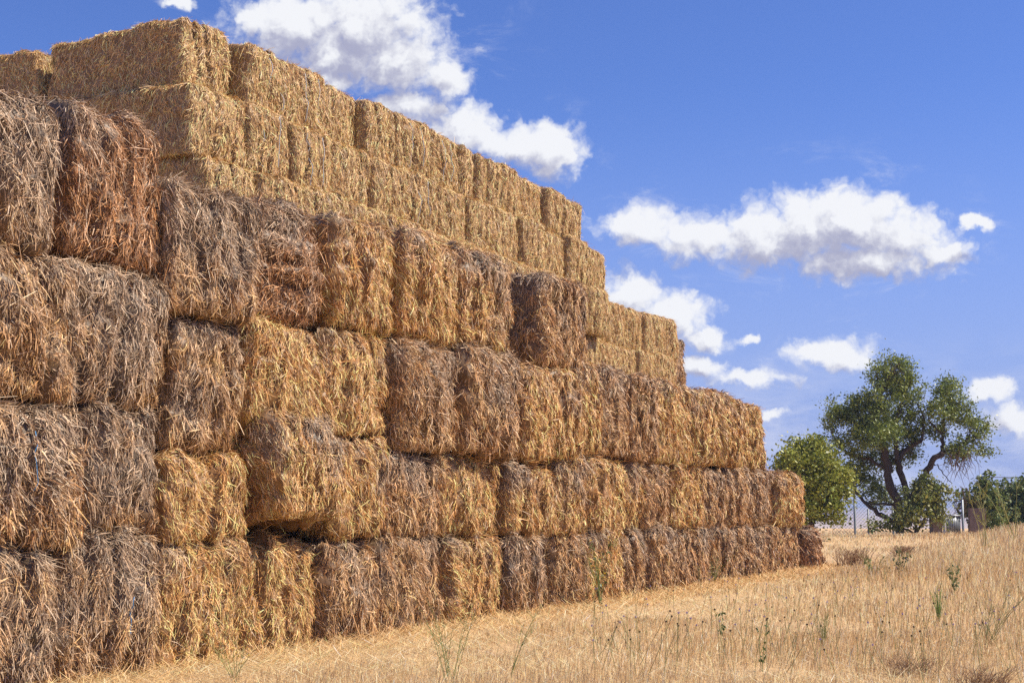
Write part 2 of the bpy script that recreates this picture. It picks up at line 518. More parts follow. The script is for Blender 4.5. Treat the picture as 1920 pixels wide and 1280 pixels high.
# s0, s1, z0, z1, colour, greyness, outward offset, extra
G, P_, B_, Ru = 'gold', 'pale', 'brown', 'rust'
FRONT = {
1: [(7.63, 8.57, 0, .98, B_, .75, .02, {}), (8.60, 9.76, 0, 1.05, B_, .80, .0, {}), (9.78, 11.06, 0, 1.0, G, .30, .04, {}), (11.08, 12.26, 0, .94, G, .12, -.03, {}),
    (12.36, 13.44, 0, .92, B_, .55, -.02, {}), (13.47, 14.85, 0, .93, B_, .50, -.0, {}), (14.92, 16.32, 0, .92, G, .35, .02, {}), (16.36, 17.60, 0, .93, B_, .55, .05, {}),
    (18.02, 19.15, 0, .90, B_, .35, .04, {}), (19.17, 20.45, 0, .90, G, .35, .0, {}), (20.47, 21.75, 0, .90, B_, .45, -.04, {}), (21.80, 23.20, 0, .90, B_, .50, .0, {}),
    (23.25, 24.60, 0, .89, B_, .55, .03, {}), (24.65, 26.60, 0, .89, B_, .45, -.03, {}), (26.66, 28.70, 0, .88, B_, .50, .02, {}), (28.78, 30.95, 0, .86, B_, .40, .0, {}),
    (31.20, 32.75, 0, .74, Ru, .25, .04, {'yaw': 6})],
2: [(7.57, 8.80, 1.03, 2.11, B_, .80, .14, {'yaw': -3}), (8.84, 9.76, 1.08, 2.12, B_, .85, .0, {}), (9.80, 11.04, 1.02, 1.80, G, .12, -.05, {}), (11.20, 12.42, 1.02, 2.06, G, .45, .26, {'pitch': 11, 'yaw': 3}),
    (12.50, 13.51, .99, 2.06, G, .45, -.02, {}), (13.53, 14.91, .99, 1.92, B_, .55, -.04, {}), (14.94, 16.37, .98, 1.95, G, .30, -.0, {}), (16.50, 17.98, .97, 1.88, G, .35, .04, {}),
    (18.02, 19.20, .96, 2.05, G, .50, .07, {}), (19.22, 20.36, .96, 2.04, G, .40, -.02, {}), (20.40, 21.60, .96, 2.02, G, .30, -.05, {}), (21.65, 22.90, .95, 2.02, B_, .35, .0, {}),
    (22.95, 24.40, .95, 2.03, G, .30, .03, {}), (24.45, 25.75, .94, 2.02, B_, .35, -.03, {}), (25.8, 27.1, .94, 2.03, B_, .45, .0, {}), (27.15, 28.95, .94, 2.04, B_, .55, .02, {}),
    (29.0, 31.15, .92, 1.98, G, .30, .05, {'er': 1, 'yaw': 3})],
3: [(7.51, 8.53, 2.15, 3.26, B_, .55, .04, {}), (8.58, 9.86, 2.16, 3.32, B_, .85, .0, {}), (9.92, 10.98, 1.84, 3.04, B_, .60, -.10, {}), (11.02, 12.22, 2.10, 3.14, G, .22, .02, {}),
    (12.25, 13.60, 2.10, 3.20, G, .32, .0, {}), (13.68, 15.05, 1.96, 3.18, B_, .50, .10, {}), (15.08, 16.60, 1.99, 3.26, B_, .60, .12, {}), (16.86, 18.74, 1.96, 3.18, G, .35, .08, {}),
    (18.78, 19.75, 2.10, 3.40, G, .45, .0, {}), (19.78, 20.90, 2.09, 3.42, B_, .45, -.03, {}), (20.95, 22.05, 2.07, 3.40, B_, .45, .0, {}), (22.15, 23.15, 2.04, 3.40, G, .35, .09, {'yaw': -5}),
    (23.25, 25.30, 2.06, 3.36, G, .40, .0, {}), (25.35, 26.80, 2.06, 3.38, G, .35, .0, {}), (26.85, 28.3, 2.07, 3.34, G, .30, .03, {'er': 1})],
4: [(7.42, 8.38, 3.30, 4.44, B_, 1.0, .12, {'yaw': -5}), (8.58, 9.75, 3.38, 4.67, Ru, .55, -.02, {'yaw': 2}), (9.82, 11.13, 3.08, 4.28, B_, .95, .04, {}), (11.20, 12.30, 3.18, 4.36, Ru, .62, -.12, {'hz': True}),
    (12.36, 13.67, 3.24, 4.42, G, .38, .0, {}), (13.70, 15.19, 3.24, 4.48, G, .35, .03, {}), (15.22, 16.60, 3.30, 4.52, G, .48, .08, {}), (17.36, 18.91, 3.24, 4.50, B_, .50, .14, {'el': 1})],
}
LOOK = {'gold': 'golden', 'pale': 'pale', 'brown': 'brown', 'rust': 'rusty orange-brown'}
ROWN = {1: 'bottom row', 2: 'second row up', 3: 'third row up', 4: 'top row'}
LOOK['rust'] = 'rusty'
SPECIAL = {
 (4, 0): 'weathered silvery straw bale bulging out at the left end of the front top row',
 (4, 1): 'rust-coloured bale, second from the left in the top row of the front wall',
 (4, 2): 'grey shaggy bale with drooping stalks, third from the left in the front top row',
 (4, 3): 'dark brown straw bale laid with horizontal folds, fourth in the front wall\'s top row',
 (4, 7): 'straw bale standing alone past a dark gap at the right end of the top row',
 (2, 0): 'grey coarse straw bale with blue twine at the left edge, second row up',
 (2, 3): 'golden straw bale tilted forward and jutting out over the bottom row',
 (1, 1): 'dark grey bale with a strand of blue twine, second from left, bottom row',
 (1, 16): 'small low rusty straw bale at the far right end of the bottom row',
 (1, 8): 'shaggy straw bale beside the dark recess in the bottom row, ninth from the left',
 (3, 14): 'golden straw bale at the right end of the third row up, open sky beside it',
 (2, 16): 'rounded golden straw bale at the right end of the second row up',
 (3, 11): 'straw bale with a deep dark fold down its face, twelfth in the third row up',
}
TWINE = {(2, 0): [(-.05, .4, .85)], (1, 1): [(.12, .4, .7)], (3, 10): [(.3, 1.22, 1.30)]}


def twine_part(parent, fp, segs, colr, rad=.006):
    for (x, z0, z1) in segs:
        mb = MB()
        pts = []
        for q in np.linspace(z0, z1, 9):
            p, gx = fp(x + .012 * math.sin(q * 17), q)
            pts.append(p + np.array([0, -.022, 0]))
        mb.tube(pts, rad, 5, colr)
        add('twine', mb.mesh('twine', M_TWINE), parent)


def place(name, me, s_mid, z, c_front, dep, yaw=0, pitch=0, roll=0, hei=1.0):
    o = add(name, me)
    yl = c_front - dep / 2
    p = U * s_mid + N * yl
    o.location = (p[0], p[1], z)
    o.rotation_mode = 'XYZ'
    o.rotation_euler = (R(-pitch), R(roll), ROTZ + R(yaw))
    return o


for row, lst in FRONT.items():
    for i, (s0, s1, z0, z1, kd, gr, off, ex) in enumerate(lst):
        dep = 2.3
        dist = np.linalg.norm(U * (s0 + s1) / 2 + N * C_FRONT)
        sw = max(.0052 if gr > .5 else .0045, (.00041 if gr > .5 else .00036) * dist)
        sl0 = (.095 if dist < 14 else .105) * (1 if gr > .5 else .85)
        d_ = 2.9 / (sw * sl0)
        if (row, i) == (2, 0): sw *= 1.35
        shaggy = 1.3 if ((row, i) in ((4, 0), (4, 2), (2, 0), (1, 0), (1, 1), (3, 5), (3, 6), (1, 8))) else 1.0
        me, fp = build_bale(s1 - s0 - .05, dep, z1 - z0 + (.17 if row == 1 else .0), 1000 + row * 50 + i, kd, gr, d_, sw, sl0 * (1.12 if shaggy > 1 else 1), bool(ex.get('hz')),
                            expo_l=bool(ex.get('el')), expo_r=bool(ex.get('er')) or row == 4 or i == len(lst) - 1,
                            step=.045 if dist < 16 else .07, groove=.13, loose=shaggy)
        rj = random.Random(row * 77 + i)
        o = place('straw_bale', me, (s0 + s1) / 2, z0 - .02 if row > 1 else -.16, C_FRONT + off + rj.uniform(-.07, .07), dep, ex.get('yaw', rj.uniform(-2.5, 2.5)), ex.get('pitch', rj.uniform(-1, 1)), rj.uniform(-1.5, 1.5))
        tone = ('weathered grey' if gr > .7 else 'grey-topped ' + LOOK[kd] if gr > .42 else LOOK[kd])
        lab = SPECIAL.get((row, i)) or "%s bale, %s from left, %s of the front wall" % (tone, ORD[i + 1], ROWN[row])
        tag(o, lab, 'straw bale', 'straw bales of the weathered front wall')
        if (row, i) in TWINE:
            twine_part(o, fp, [(x, a, b_) for x, a, b_ in TWINE[(row, i)]], (.10, .26, .46), .004)


# ---- the tall golden stack behind
def svals(pxs, py, c):
    out = []
    for px in pxs:
        p = at(px, py, 10.0); d = p - np.array([0, 0, CAM_H]); d = d
        tt = c / (d @ N); out.append(float((d * tt) @ U))
    return out


BACK = {
8: (8.06, 9.20, [17.70, 19.05, 20.70, 21.75, 23.05, 24.20, 25.70, 27.05, 27.75, 28.30, 29.90, 31.6, 32.9, 34.15]),
7: (6.86, 8.04, [17.45, 19.00, 20.25, 21.60, 22.90, 24.15, 25.75, 27.05, 28.10, 29.70, 31.0, 32.4, 33.8, 35.2]),
6: (5.68, 6.84, [17.60, 19.0, 20.3, 21.7, 23.1, 24.5, 25.9, 27.3, 28.7, 30.1, 31.5, 32.9, 34.2, 35.5, 36.8, 38.1, 39.6, 41.1]),
5: (4.52, 5.66, [17.5, 19.1, 20.5, 21.9, 23.3, 24.7, 26.1, 27.5, 28.9, 30.3, 31.7, 33.1, 34.5, 35.9, 37.3, 38.7, 40.1]),
}
BROW = {8: 'topmost row', 7: 'second row down', 6: 'third row down', 5: 'fourth row down'}
for row, (z0, z1, sv) in BACK.items():
    offr = {8: -.02, 7: .20, 6: .52, 5: .2}[row]
    for i in range(len(sv) - 1):
        rj = random.Random(row * 131 + i)
        s0, s1 = sv[i], sv[i + 1]
        if row == 5 and s1 < 30: continue
        left = i == 0; last = i == len(sv) - 2
        dep = 2.9
        sw = .0080; sl0 = .10
        off = offr + rj.uniform(-.055, .055) + (-.14 if rj.random() < .2 else 0)
        if row == 6 and i >= 12: off = rj.uniform(-.05, .1)
        me, fp = build_bale(s1 - s0 - rj.uniform(0.06, .16), dep, z1 - z0 + .03, 3000 + row * 50 + i, 'pale', .12 if (row, i) != (7, 10) else 0, 2.6 / (sw * sl0), sw, sl0,
                            expo_l=left, expo_r=last, step=.07, groove=.10, loose=.6, rnd_=.11, rough=.55)
        o = place('straw_bale', me, (s0 + s1) / 2, z0 + .0, C_BACK + off, dep, rj.uniform(-3, 3) if not left else 0, rj.uniform(-1, 1), rj.uniform(-.8, .8) if not left else 0)
        if (row, i) in ((8, 1), (8, 2), (8, 5), (8, 6), (7, 1), (7, 2), (7, 5)):
            twine_part(o, fp, [(-.22, .12, z1 - z0 - .12), (.2, .2, z1 - z0 - .1)], (.42, .47, .50), .006)
        lab = "pale golden bale, %s from the left, %s of the tall stack" % (ORD[i + 1], BROW[row])
        if row == 8 and last: lab = 'pale golden bale at the right end of the tall stack\'s topmost row, against cloud'
        if row == 6 and last: lab = 'pale golden bale sagging at the right end of the tall stack\'s third row down'
        if row == 5: lab = 'pale golden bale in the tall stack\'s lowest visible row, %s one showing' % ORD[i - 7]
        if row == 8 and left: lab = 'corner bale at the left end of the topmost row, its long side in shade'
        if row == 7 and left: lab = 'corner bale with a shaded long side, directly under the topmost corner bale'
        tag(o, lab, 'straw bale', 'golden straw bales of the tall stack behind')
        if left and row >= 6:       # the next bale behind the corner one, end to end
            dz = -.04 if row == 8 else 0
            me, fp = build_bale(s1 - s0 + .1, 2.8, z1 - z0 + .03, 5000 + row, 'pale', .1, 2.6 / (sw * sl0), sw, sl0, expo_l=True, step=.07, groove=.05, loose=.5, rnd_=.07, rough=.45)
            o = place('straw_bale', me, (s0 + s1) / 2 + .1, z0 - .02 + dz, C_BACK + off - dep - .26, 2.8, 0)
            tag(o, "golden bale behind the left corner bale in the tall stack's %s" % BROW[row], 'straw bale', 'golden straw bales of the tall stack behind')
me, fp = build_bale(1.5, 2.6, 1.6, 6001, 'brown', .6, 2.6 / (.0115 * .11), .0115, .11, expo_r=True, step=.07)
o = place('straw_bale', me, 41.6, 4.9, C_BACK - .25, 2.6, 2)
tag(o, 'grey-brown straw bale leaning behind the right end of the golden stack', 'straw bale', 'golden straw bales of the tall stack behind')


# ------------------------------------------------------------------ dry grass
def ribbons(P, D, L, Wd, bend, col, rs):
    """two-segment stalks standing on P, leaning along D"""
    m = len(P)
    p2 = P + D * L[:, None] + bend * L[:, None]
    p1 = P + D * (L * .55)[:, None] + bend * (L * .25)[:, None]
    a = rs.uniform(0, math.pi, m)
    s = np.stack([np.cos(a), np.sin(a), np.zeros(m)], 1) * (Wd / 2)[:, None]
    V = np.stack([P - s, P + s, p1 - s * .8, p1 + s * .8, p2 - s * .3, p2 + s * .3], 1).reshape(-1, 3)
    b = np.arange(m)[:, None] * 6
    F = np.concatenate([b + np.array([[0, 1, 3, 2]]), b + np.array([[2, 3, 5, 4]])])
    return V, F, np.repeat(col, 6, axis=0), p2


GC = np.array([(.80, .59, .32), (.66, .45, .22), (.84, .70, .45), (.44, .28, .14)])


def grass_field():
    rs = np.random.RandomState(5)
    m = 560000
    az = rs.uniform(R(-36), R(36), m); d = np.exp(rs.uniform(math.log(6.0), math.log(78), m))
    x = d * np.sin(az); y = d * np.cos(az)
    off = x * N[0] + y * N[1]; s_ = x * U[0] + y * U[1]
    keep = (off > C_FRONT + .02) | (s_ > 33.2)
    x, y, d, off, s_ = x[keep], y[keep], d[keep], off[keep], s_[keep]; m = len(x)
    z = ground_z(x, y)
    P = np.stack([x, y, z], 1)
    patch = fbm(np.stack([x * .45, y * .45, x * 0], 1), 71, 3); p2 = fbm(np.stack([x * 1.6, y * 1.6, x * 0], 1), 72, 2)
    keep = (p2 * 1.2 + patch * .5 + rs.rand(m) * .5) > .86
    x, y, d, off, s_, P, patch, p2 = [q[keep] for q in (x, y, d, off, s_, P, patch, p2)]; m = len(x)
    tall = np.clip((d - 17) / 16, 0, 1) * np.clip((off - C_FRONT - 1.0) / 5 + .15, 0, 1)
    tall = np.maximum(tall, np.clip((s_ - 29.5) / 4, 0, 1) * .9)
    H = (.04 + .09 * np.clip(patch * 2 - .6, 0, 1) + (.36 + .08 * np.clip((x / d - .22) * 6, 0, 1)) * tall * (.55 + .9 * (patch - .2))) * rs.uniform(.55, 1.35, m) * np.clip((off - C_FRONT) / 1.8, .3, 1)
    litter = (rs.rand(m) < np.clip(1.1 - (off - C_FRONT) / 3.0 + np.clip((.5 - patch) * 2.5, 0, .5), .34, .88) * np.clip(1.3 - d / 45, .2, 1) * np.where(s_ > 31, .3, 1))
    a = rs.uniform(0, 2 * math.pi, m); tl = np.abs(rs.normal(.12, .22, m)); tl[litter] = rs.uniform(1.1, 1.5, litter.sum())
    D = np.stack([np.cos(a) * np.sin(tl), np.sin(a) * np.sin(tl), np.cos(tl)], 1)
    H[litter] = rs.uniform(.08, .24, litter.sum()); P[litter, 2] += rs.uniform(.0, .05, litter.sum())
    W_ = np.maximum(.0042, .00042 * d) * rs.uniform(.6, 1.4, m)
    a2 = rs.uniform(0, 2 * math.pi, m)
    bend = np.stack([np.cos(a2), np.sin(a2), -.5 + 0 * a2], 1) * rs.uniform(0, .28, m)[:, None]; bend[:, 0] += .06
    t = np.clip(patch * 3.0 - 1.15 + rs.normal(0, .25, m), 0, 1)[:, None]
    col = GC[0] * (1 - t) + GC[1] * t
    pl = rs.rand(m); col[pl < .2] = GC[2]; col[pl > .92] = GC[3]
    gr = (pl > .2) & (pl < .225) & (d > 12); col[gr] = (.22, .24, .08)
    col = np.clip(col * rs.lognormal(0, .25, m)[:, None], 0, .85)
    V1, F1, C1, tip = ribbons(P, D, H, W_, bend, col, rs)
    # oat-like seed heads on the taller stalks
    sel = (~litter) & (H > .16) & (rs.rand(m) < .42)
    T = tip[sel]; n = len(T); L = rs.uniform(.02, .04, n) * np.maximum(.8, d[sel] / 30); ww = L * .26
    a = rs.uniform(0, math.pi, n); s = np.stack([np.cos(a), np.sin(a), 0 * a], 1)
    dn = np.stack([rs.normal(0, .4, n), rs.normal(0, .4, n), np.full(n, -.6)], 1)
    V2 = np.stack([T, T + dn * L[:, None] * .5 + s * ww[:, None], T + dn * L[:, None], T + dn * L[:, None] * .5 - s * ww[:, None]], 1).reshape(-1, 3)
    F2 = np.arange(n)[:, None] * 4 + np.array([[0, 1, 2, 3]])
    C2 = np.repeat(np.clip(np.array([.74, .54, .30]) * rs.uniform(.6, 1.05, n)[:, None], 0, .85), 4, axis=0)
    V = np.concatenate([V1, V2]); F = np.concatenate([F1, F2 + len(V1)]); 
    return make_mesh('dry_grass', V, F, np.concatenate([C1, C2]), M_GRASS)


tag(add('dry_grass', grass_field()), kind='stuff')


# ------------------------------------------------------------------ wild plants in the field
def gpoint(px, py):
    p = at(px, py, 10.0) - np.array([0, 0, CAM_H]); q = p * (-CAM_H / p[2])
    return np.array([q[0], q[1], float(ground_z(q[0], q[1])[0])])


def weed(px, py, hpx, seed, label, stems=7, spread=.35, lean=(0, 0), col=(.20, .24, .075), flowers=0, fcol=(.75, .55, .05), leaves=0, lcol=(.11, .16, .05), branch=4, group=None, cat='wild plant', name='wild_plant', thick=1.0, lsize=.03):
    rs = np.random.RandomState(seed)
    g = gpoint(px, py); dist = np.linalg.norm(g); h = hpx * dist / FPX
    root = tag(add(name, None, loc=g), label, cat, group)
    mb = MB(); tips = []; r0 = max(.0017, .00014 * dist) * thick
    for k in range(stems):
        a = rs.uniform(0, 2 * math.pi); sp_ = spread * rs.uniform(.2, 1.1)
        hh = h * rs.uniform(.6, 1.05)
        end = np.array([math.cos(a) * sp_ * hh + lean[0] * hh, math.sin(a) * sp_ * hh + lean[1] * hh, hh])
        u = np.linspace(0, 1, 7)[:, None]
        rb = h * (.9 if name == 'dry_tussock' else .10) * spread * rs.rand(); ab = rs.uniform(0, 6.28)
        pts = np.array([math.cos(ab) * rb, math.sin(ab) * rb, -.01]) + end * u + np.array([0, 0, hh * .12]) * np.sin(u * math.pi) + rs.normal(0, .01 * hh, (7, 3)) * u
        mb.tube(pts, np.linspace(r0 * 1.3, r0 * .5, 7), 4, np.array(col) * rs.uniform(.75, 1.25), cap=False)
        tips.append(pts[-1])
        for q in range(branch):
            i = rs.randint(2, 6); b0 = pts[i]; bl = hh * rs.uniform(.12, .3)
            a2 = rs.uniform(0, 2 * math.pi)
            b1 = b0 + np.array([math.cos(a2) * .6, math.sin(a2) * .6, .75]) * bl
            mid = (b0 + b1) / 2 + np.array([math.cos(a2), math.sin(a2), 0]) * bl * .12
            mb.tube([b0, mid, b1], [r0 * .8, r0 * .6, r0 * .4], 4, np.array(col) * rs.uniform(.75, 1.25), cap=False)
            tips.append(b1); tips.append(mid)
    add('stems', mb.mesh('stems', M_STEM), root)
    tips = np.array(tips)
    def dots(n, size, c, nm, mat, asp=1.0, jit=.0):
        m2 = MB(); idx = rs.randint(0, len(tips), n)
        for i in idx:
            p = tips[i] * (1 if nm == 'flowers' else rs.uniform(.35, 1)) + rs.normal(0, jit, 3)
            s_ = size * rs.uniform(.7, 1.3)
            for e in range(2):
                a = rs.normal(0, 1, 3); a /= np.linalg.norm(a); b = np.cross(a, rs.normal(0, 1, 3)); b /= np.linalg.norm(b)
                m2.add([p - a * s_, p + b * s_ * asp, p + a * s_, p - b * s_ * asp], [(0, 1, 2, 3)], np.array(c) * rs.uniform(.7, 1.2))
        add(nm, m2.mesh(nm, mat), root)
    if leaves: dots(leaves, max(lsize, .0011 * dist), lcol, 'leaves', M_LEAF, .45, .01)
    if flowers:
        fl = max(.008, .0006 * dist); m2 = MB()
        for e in range(4):
            a = rs.normal(0, 1, 3); a /= np.linalg.norm(a); b = np.cross(a, rs.normal(0, 1, 3)); b /= np.linalg.norm(b)
            m2.add([-a * fl, b * fl * .6, a * fl, -b * fl * .6], [(0, 1, 2, 3)], np.array(fcol) * rs.uniform(.8, 1.2))
        fm = m2.mesh('flower', M_LEAF)
        for p in tips[rs.permutation(len(tips))[:flowers]]:
            f = add('flower', fm, root, p); f.scale = [rs.uniform(.7, 1.3)] * 3; f.rotation_euler = tuple(rs.uniform(0, 6, 3))
    return root


YG = (.25, .27, .09)
weed(440, 1262, 105, 1, 'small thin green weed with yellow flowers at the foot of the golden bales', 11, .75, flowers=22, col=YG)
weed(845, 1285, 160, 2, 'spindly green bush of bare stems at the bottom middle of the field', 12, .55, col=(.21, .25, .08), branch=6)
weed(955, 1275, 150, 3, 'sparse green weed leaning right with long bare stems, right of the spindly bush', 6, .3, (.5, .2), col=(.21, .24, .08))
weed(1125, 1122, 120, 4, 'green weed with yellow flowers growing against the bottom row of bales', 13, .4, flowers=30, col=(.17, .21, .06), leaves=25, lcol=(.12, .17, .05))
weed(1178, 1222, 150, 5, 'single upright thin green stalk standing in the foreground field', 1, .1, branch=3)
weed(1352, 1200, 55, 6, 'short stalk with dark green leaves in the middle of the field', 2, .15, branch=2, leaves=14, lsize=.02, thick=1.5)
weed(1428, 1262, 110, 7, 'taller stalk with dark green leaves in the foreground, near the bottom edge', 2, .15, branch=2, leaves=16, lsize=.02, thick=1.5)
weed(1335, 1085, 60, 8, 'low leafless green weed between the bales and the field, tangled stems', 12, .6, (.2, 0), col=(.20, .23, .08))
weed(1640, 1085, 50, 9, 'low spreading weed with pale green leaves in the middle distance', 9, .9, leaves=60, lcol=(.22, .26, .09), col=YG)
weed(1690, 1092, 62, 10, 'upright leafy weed with grey-green leaves right of the low spreading one', 6, .4, leaves=60, lcol=(.16, .20, .08), col=YG)
weed(1545, 1215, 75, 11, 'wispy olive weed with fine upright stems in the right foreground', 14, .3, col=(.26, .26, .10))
weed(1760, 1160, 70, 12, 'tuft of fine green blades in the dry field', 26, .35, branch=0, col=(.22, .29, .08))
weed(1850, 1200, 105, 13, 'wide olive green weed of crossing stems at the right edge of the field', 14, .9, (.2, 0), col=(.18, .20, .07))
weed(1670, 1190, 130, 14, 'thin single brownish green stem with seed heads in the right foreground', 1, .08, branch=5, flowers=8, fcol=(.10, .08, .04))
weed(1850, 1040, 165, 15, 'tall dry fennel-like plant with yellow umbels before the right-hand trees', 5, .35, (-.15, 0), branch=7, flowers=60, fcol=(.33, .33, .08), col=(.33, .31, .11), thick=1.3, name='fennel_plant')
weed(1905, 1030, 130, 16, 'second tall fennel-like plant, leaning at the right edge of the photo', 4, .4, (-.25, 0), branch=6, flowers=40, fcol=(.33, .33, .08), col=(.30, .30, .10), thick=1.3, name='fennel_plant')
weed(1790, 1120, 75, 17, 'leafy thistle-like weed with broad pale leaves on the right side', 5, .4, leaves=45, lcol=(.22, .27, .12), col=YG)
for i, (px, py, h, sprd, lb) in enumerate([
    (1705, 1262, 46, 1.3, 'flattened brown dry tussock in the right foreground'),
    (1845, 1290, 62, 1.2, 'brown-grey dry tussock at the bottom right edge'),
    (1600, 1058, 46, .9, 'dark brown dry tussock in front of the round green bush'),
    (1695, 1045, 26, 1.1, 'small brown tussock in front of the big tree')]):
    weed(px, py, h * .8, 60 + i, lb, 110, sprd, branch=2, col=(.34, .215, .12), cat='dry tussock', name='dry_tussock', group='dry brown tussocks in the field', thick=1.3)


# small scattered flower stalks: too many and too fine to tell apart
def knapweed():
    rs = np.random.RandomState(11); mb = MB()
    for i in range(260):
        px, py = rs.uniform(1080, 1940), rs.uniform(1090, 1290)
        g = gpoint(px, py)
        if g @ N < C_FRONT + .3: continue
        h = rs.uniform(.22, .5); e = g + np.array([rs.normal(0, .08), rs.normal(0, .08), h])
        mb.tube([g, (g + e) / 2 + rs.normal(0, .01, 3), e], .0022, 3, (.24, .23, .09), cap=False)
        c = [(.10, .06, .04), (.52, .40, .60), (.70, .55, .30)][rs.randint(0, 3)]
        s = .010
        for a, b in (((1, 0, 0), (0, 0, 1)), ((0, 1, 0), (0, 0, 1))):
            a = np.array(a) * s; b = np.array(b) * s
            mb.add([e - a, e + b, e + a, e - b], [(0, 1, 2, 3)], c)
    return mb.mesh('wild_flowers', M_STEM)


tag(add('wild_flowers', knapweed()), kind='stuff')


# ------------------------------------------------------------------ trees
def foliage(lobes, Y, seed, cl_per_m3, leaves, size, asp, c0, c1, cl_r=.26, holes=.35):
    """leaf clumps scattered through the lobes; returns leaf mesh data and clump centres"""
    rs = np.random.RandomState(seed); cents = []
    for (px, py, rx, ry, dy) in lobes:
        c = at(px, py, Y + dy); sx = rx * Y / FPX; sz = ry * Y / FPX; sy = (sx + sz) / 2
        n = max(5, int(cl_per_m3 * sx * sy * sz * 4.2))
        p = rs.normal(0, 1, (n, 3)); p /= np.linalg.norm(p, axis=1)[:, None]
        p *= (rs.uniform(.12, 1.0, n) ** .5)[:, None] * rs.uniform(.85, 1.12, n)[:, None]
        cents.append(c + p * np.array([sx, sy, sz]))
    K = np.concatenate(cents)
    keep = fbm(K * 1.15 + seed, seed, 2) > holes
    K = K[keep]
    m = len(K) * leaves
    ci = np.repeat(np.arange(len(K)), leaves)
    cr = cl_r * rs.uniform(.6, 1.35, len(K))
    P = K[ci] + rs.normal(0, 1, (m, 3)) * (cr[ci])[:, None] * np.array([.62, .62, .5])
    a = rs.normal(0, 1, (m, 3)); a[:, 2] -= .3; a /= np.linalg.norm(a, axis=1)[:, None]
    b = np.cross(a, rs.normal(0, 1, (m, 3))); b /= np.linalg.norm(b, axis=1)[:, None]
    s = (size * rs.uniform(.6, 1.3, m))[:, None]
    V = np.stack([P - a * s * .5, P + b * s * asp * .5, P + a * s * .5, P - b * s * asp * .5], 1).reshape(-1, 3)
    F = np.arange(m)[:, None] * 4 + np.array([[0, 1, 2, 3]])
    tcl = np.clip(rs.rand(len(K))[ci] * .7 + rs.normal(.15, .2, m), 0, 1)[:, None]
    col = np.array(c0) * (1 - tcl) + np.array(c1) * tcl
    col = col * rs.lognormal(0, .22, m)[:, None]
    return V, F, np.repeat(col, 4, axis=0), K


def limb(mb, pix, Y, r0, r1, rs, col=(.085, .06, .045), dy=0.0):
    P = np.array([at(px, py, Y + dy * i / max(1, len(pix) - 1)) for i, (px, py) in enumerate(pix)])
    # resample with a little wander
    n = (len(P) - 1) * 4 + 1
    u = np.linspace(0, len(P) - 1, n); Q = np.stack([np.interp(u, np.arange(len(P)), P[:, q]) for q in range(3)], 1)
    K = np.array([.25, .5, .25]); Q2 = Q.copy()
    for q in range(3): Q2[1:-1, q] = np.convolve(Q[:, q], K, 'valid')
    Q2[1:-1] += rs.normal(0, .035, (n - 2, 3))
    mb.tube(Q2, np.linspace(r0, r1, n) * rs.uniform(.9, 1.12, n), 8, col)
    return Q2


def twigs(mb, K, nodes, rs, rad, col, frac=1.0, sides=4):
    for c in K:
        if rs.rand() > frac: continue
        dd = np.linalg.norm(nodes - c, axis=1); cand = np.argsort(dd)[:4]; a = nodes[cand[rs.randint(0, 4)]]
        if dd.min() > 2.6: continue
        mid = a * .45 + c * .55 + rs.normal(0, .08, 3) + np.array([0, 0, -.05])
        mb.tube([a, mid, c], [rad, rad * .6, rad * .25], sides, col, cap=False)


def tree(name, label, Y, base, lobes, limbs, seed, cl, leaves, size, asp, c0, c1, cat='tree', group=None, cl_r=.26, holes=.35, tw=.02, dead=None):
    rs = np.random.RandomState(seed)
    o0 = at(base[0], base[1], Y); o0[2] = float(ground_z(o0[0], o0[1])[0]) - .02
    root = tag(add(name, None, loc=o0), label, cat, group)
    V, F, col, K = foliage(lobes, Y, seed, cl, leaves, size, asp, c0, c1, cl_r, holes)
    add('crown', make_mesh('crown', V - o0, F, col, M_LEAF), root)
    mb = MB(); nodes = []
    for (pix, r0, r1, dy) in limbs:
        nodes.append(limb(mb, pix, Y, r0, r1, rs, dy=dy))
    nodes = np.concatenate(nodes)
    twigs(mb, K, nodes[len(limbs):], rs, tw, (.10, .072, .055), .8)
    V_ = np.concatenate(mb.V) - o0
    add('trunk', make_mesh('trunk', V_, np.concatenate(mb.F), np.concatenate(mb.C), M_BARK, True), root)
    if dead:
        for (px, py, rx, ry, n) in dead:
            dm = MB()
            for q in range(n):
                p = at(px + rs.normal(0, rx), py + rs.normal(0, ry), Y + rs.normal(0, .7))
                a = nodes[np.argmin(np.linalg.norm(nodes - p, axis=1))]
                d = np.array([rs.normal(0, .25), rs.normal(0, .25), -rs.uniform(.2, .7)])
                pts = [p + np.array([rs.normal(0, .1), 0, .25]), p, p + d * .5, p + d + rs.normal(0, .06, 3)]
                dm.tube(np.array(pts) - o0, [.014, .012, .009, .005], 3, (.17, .10, .075), cap=False)
            add('dead_twigs', dm.mesh('dead_twigs', M_BARK), root)
    return root


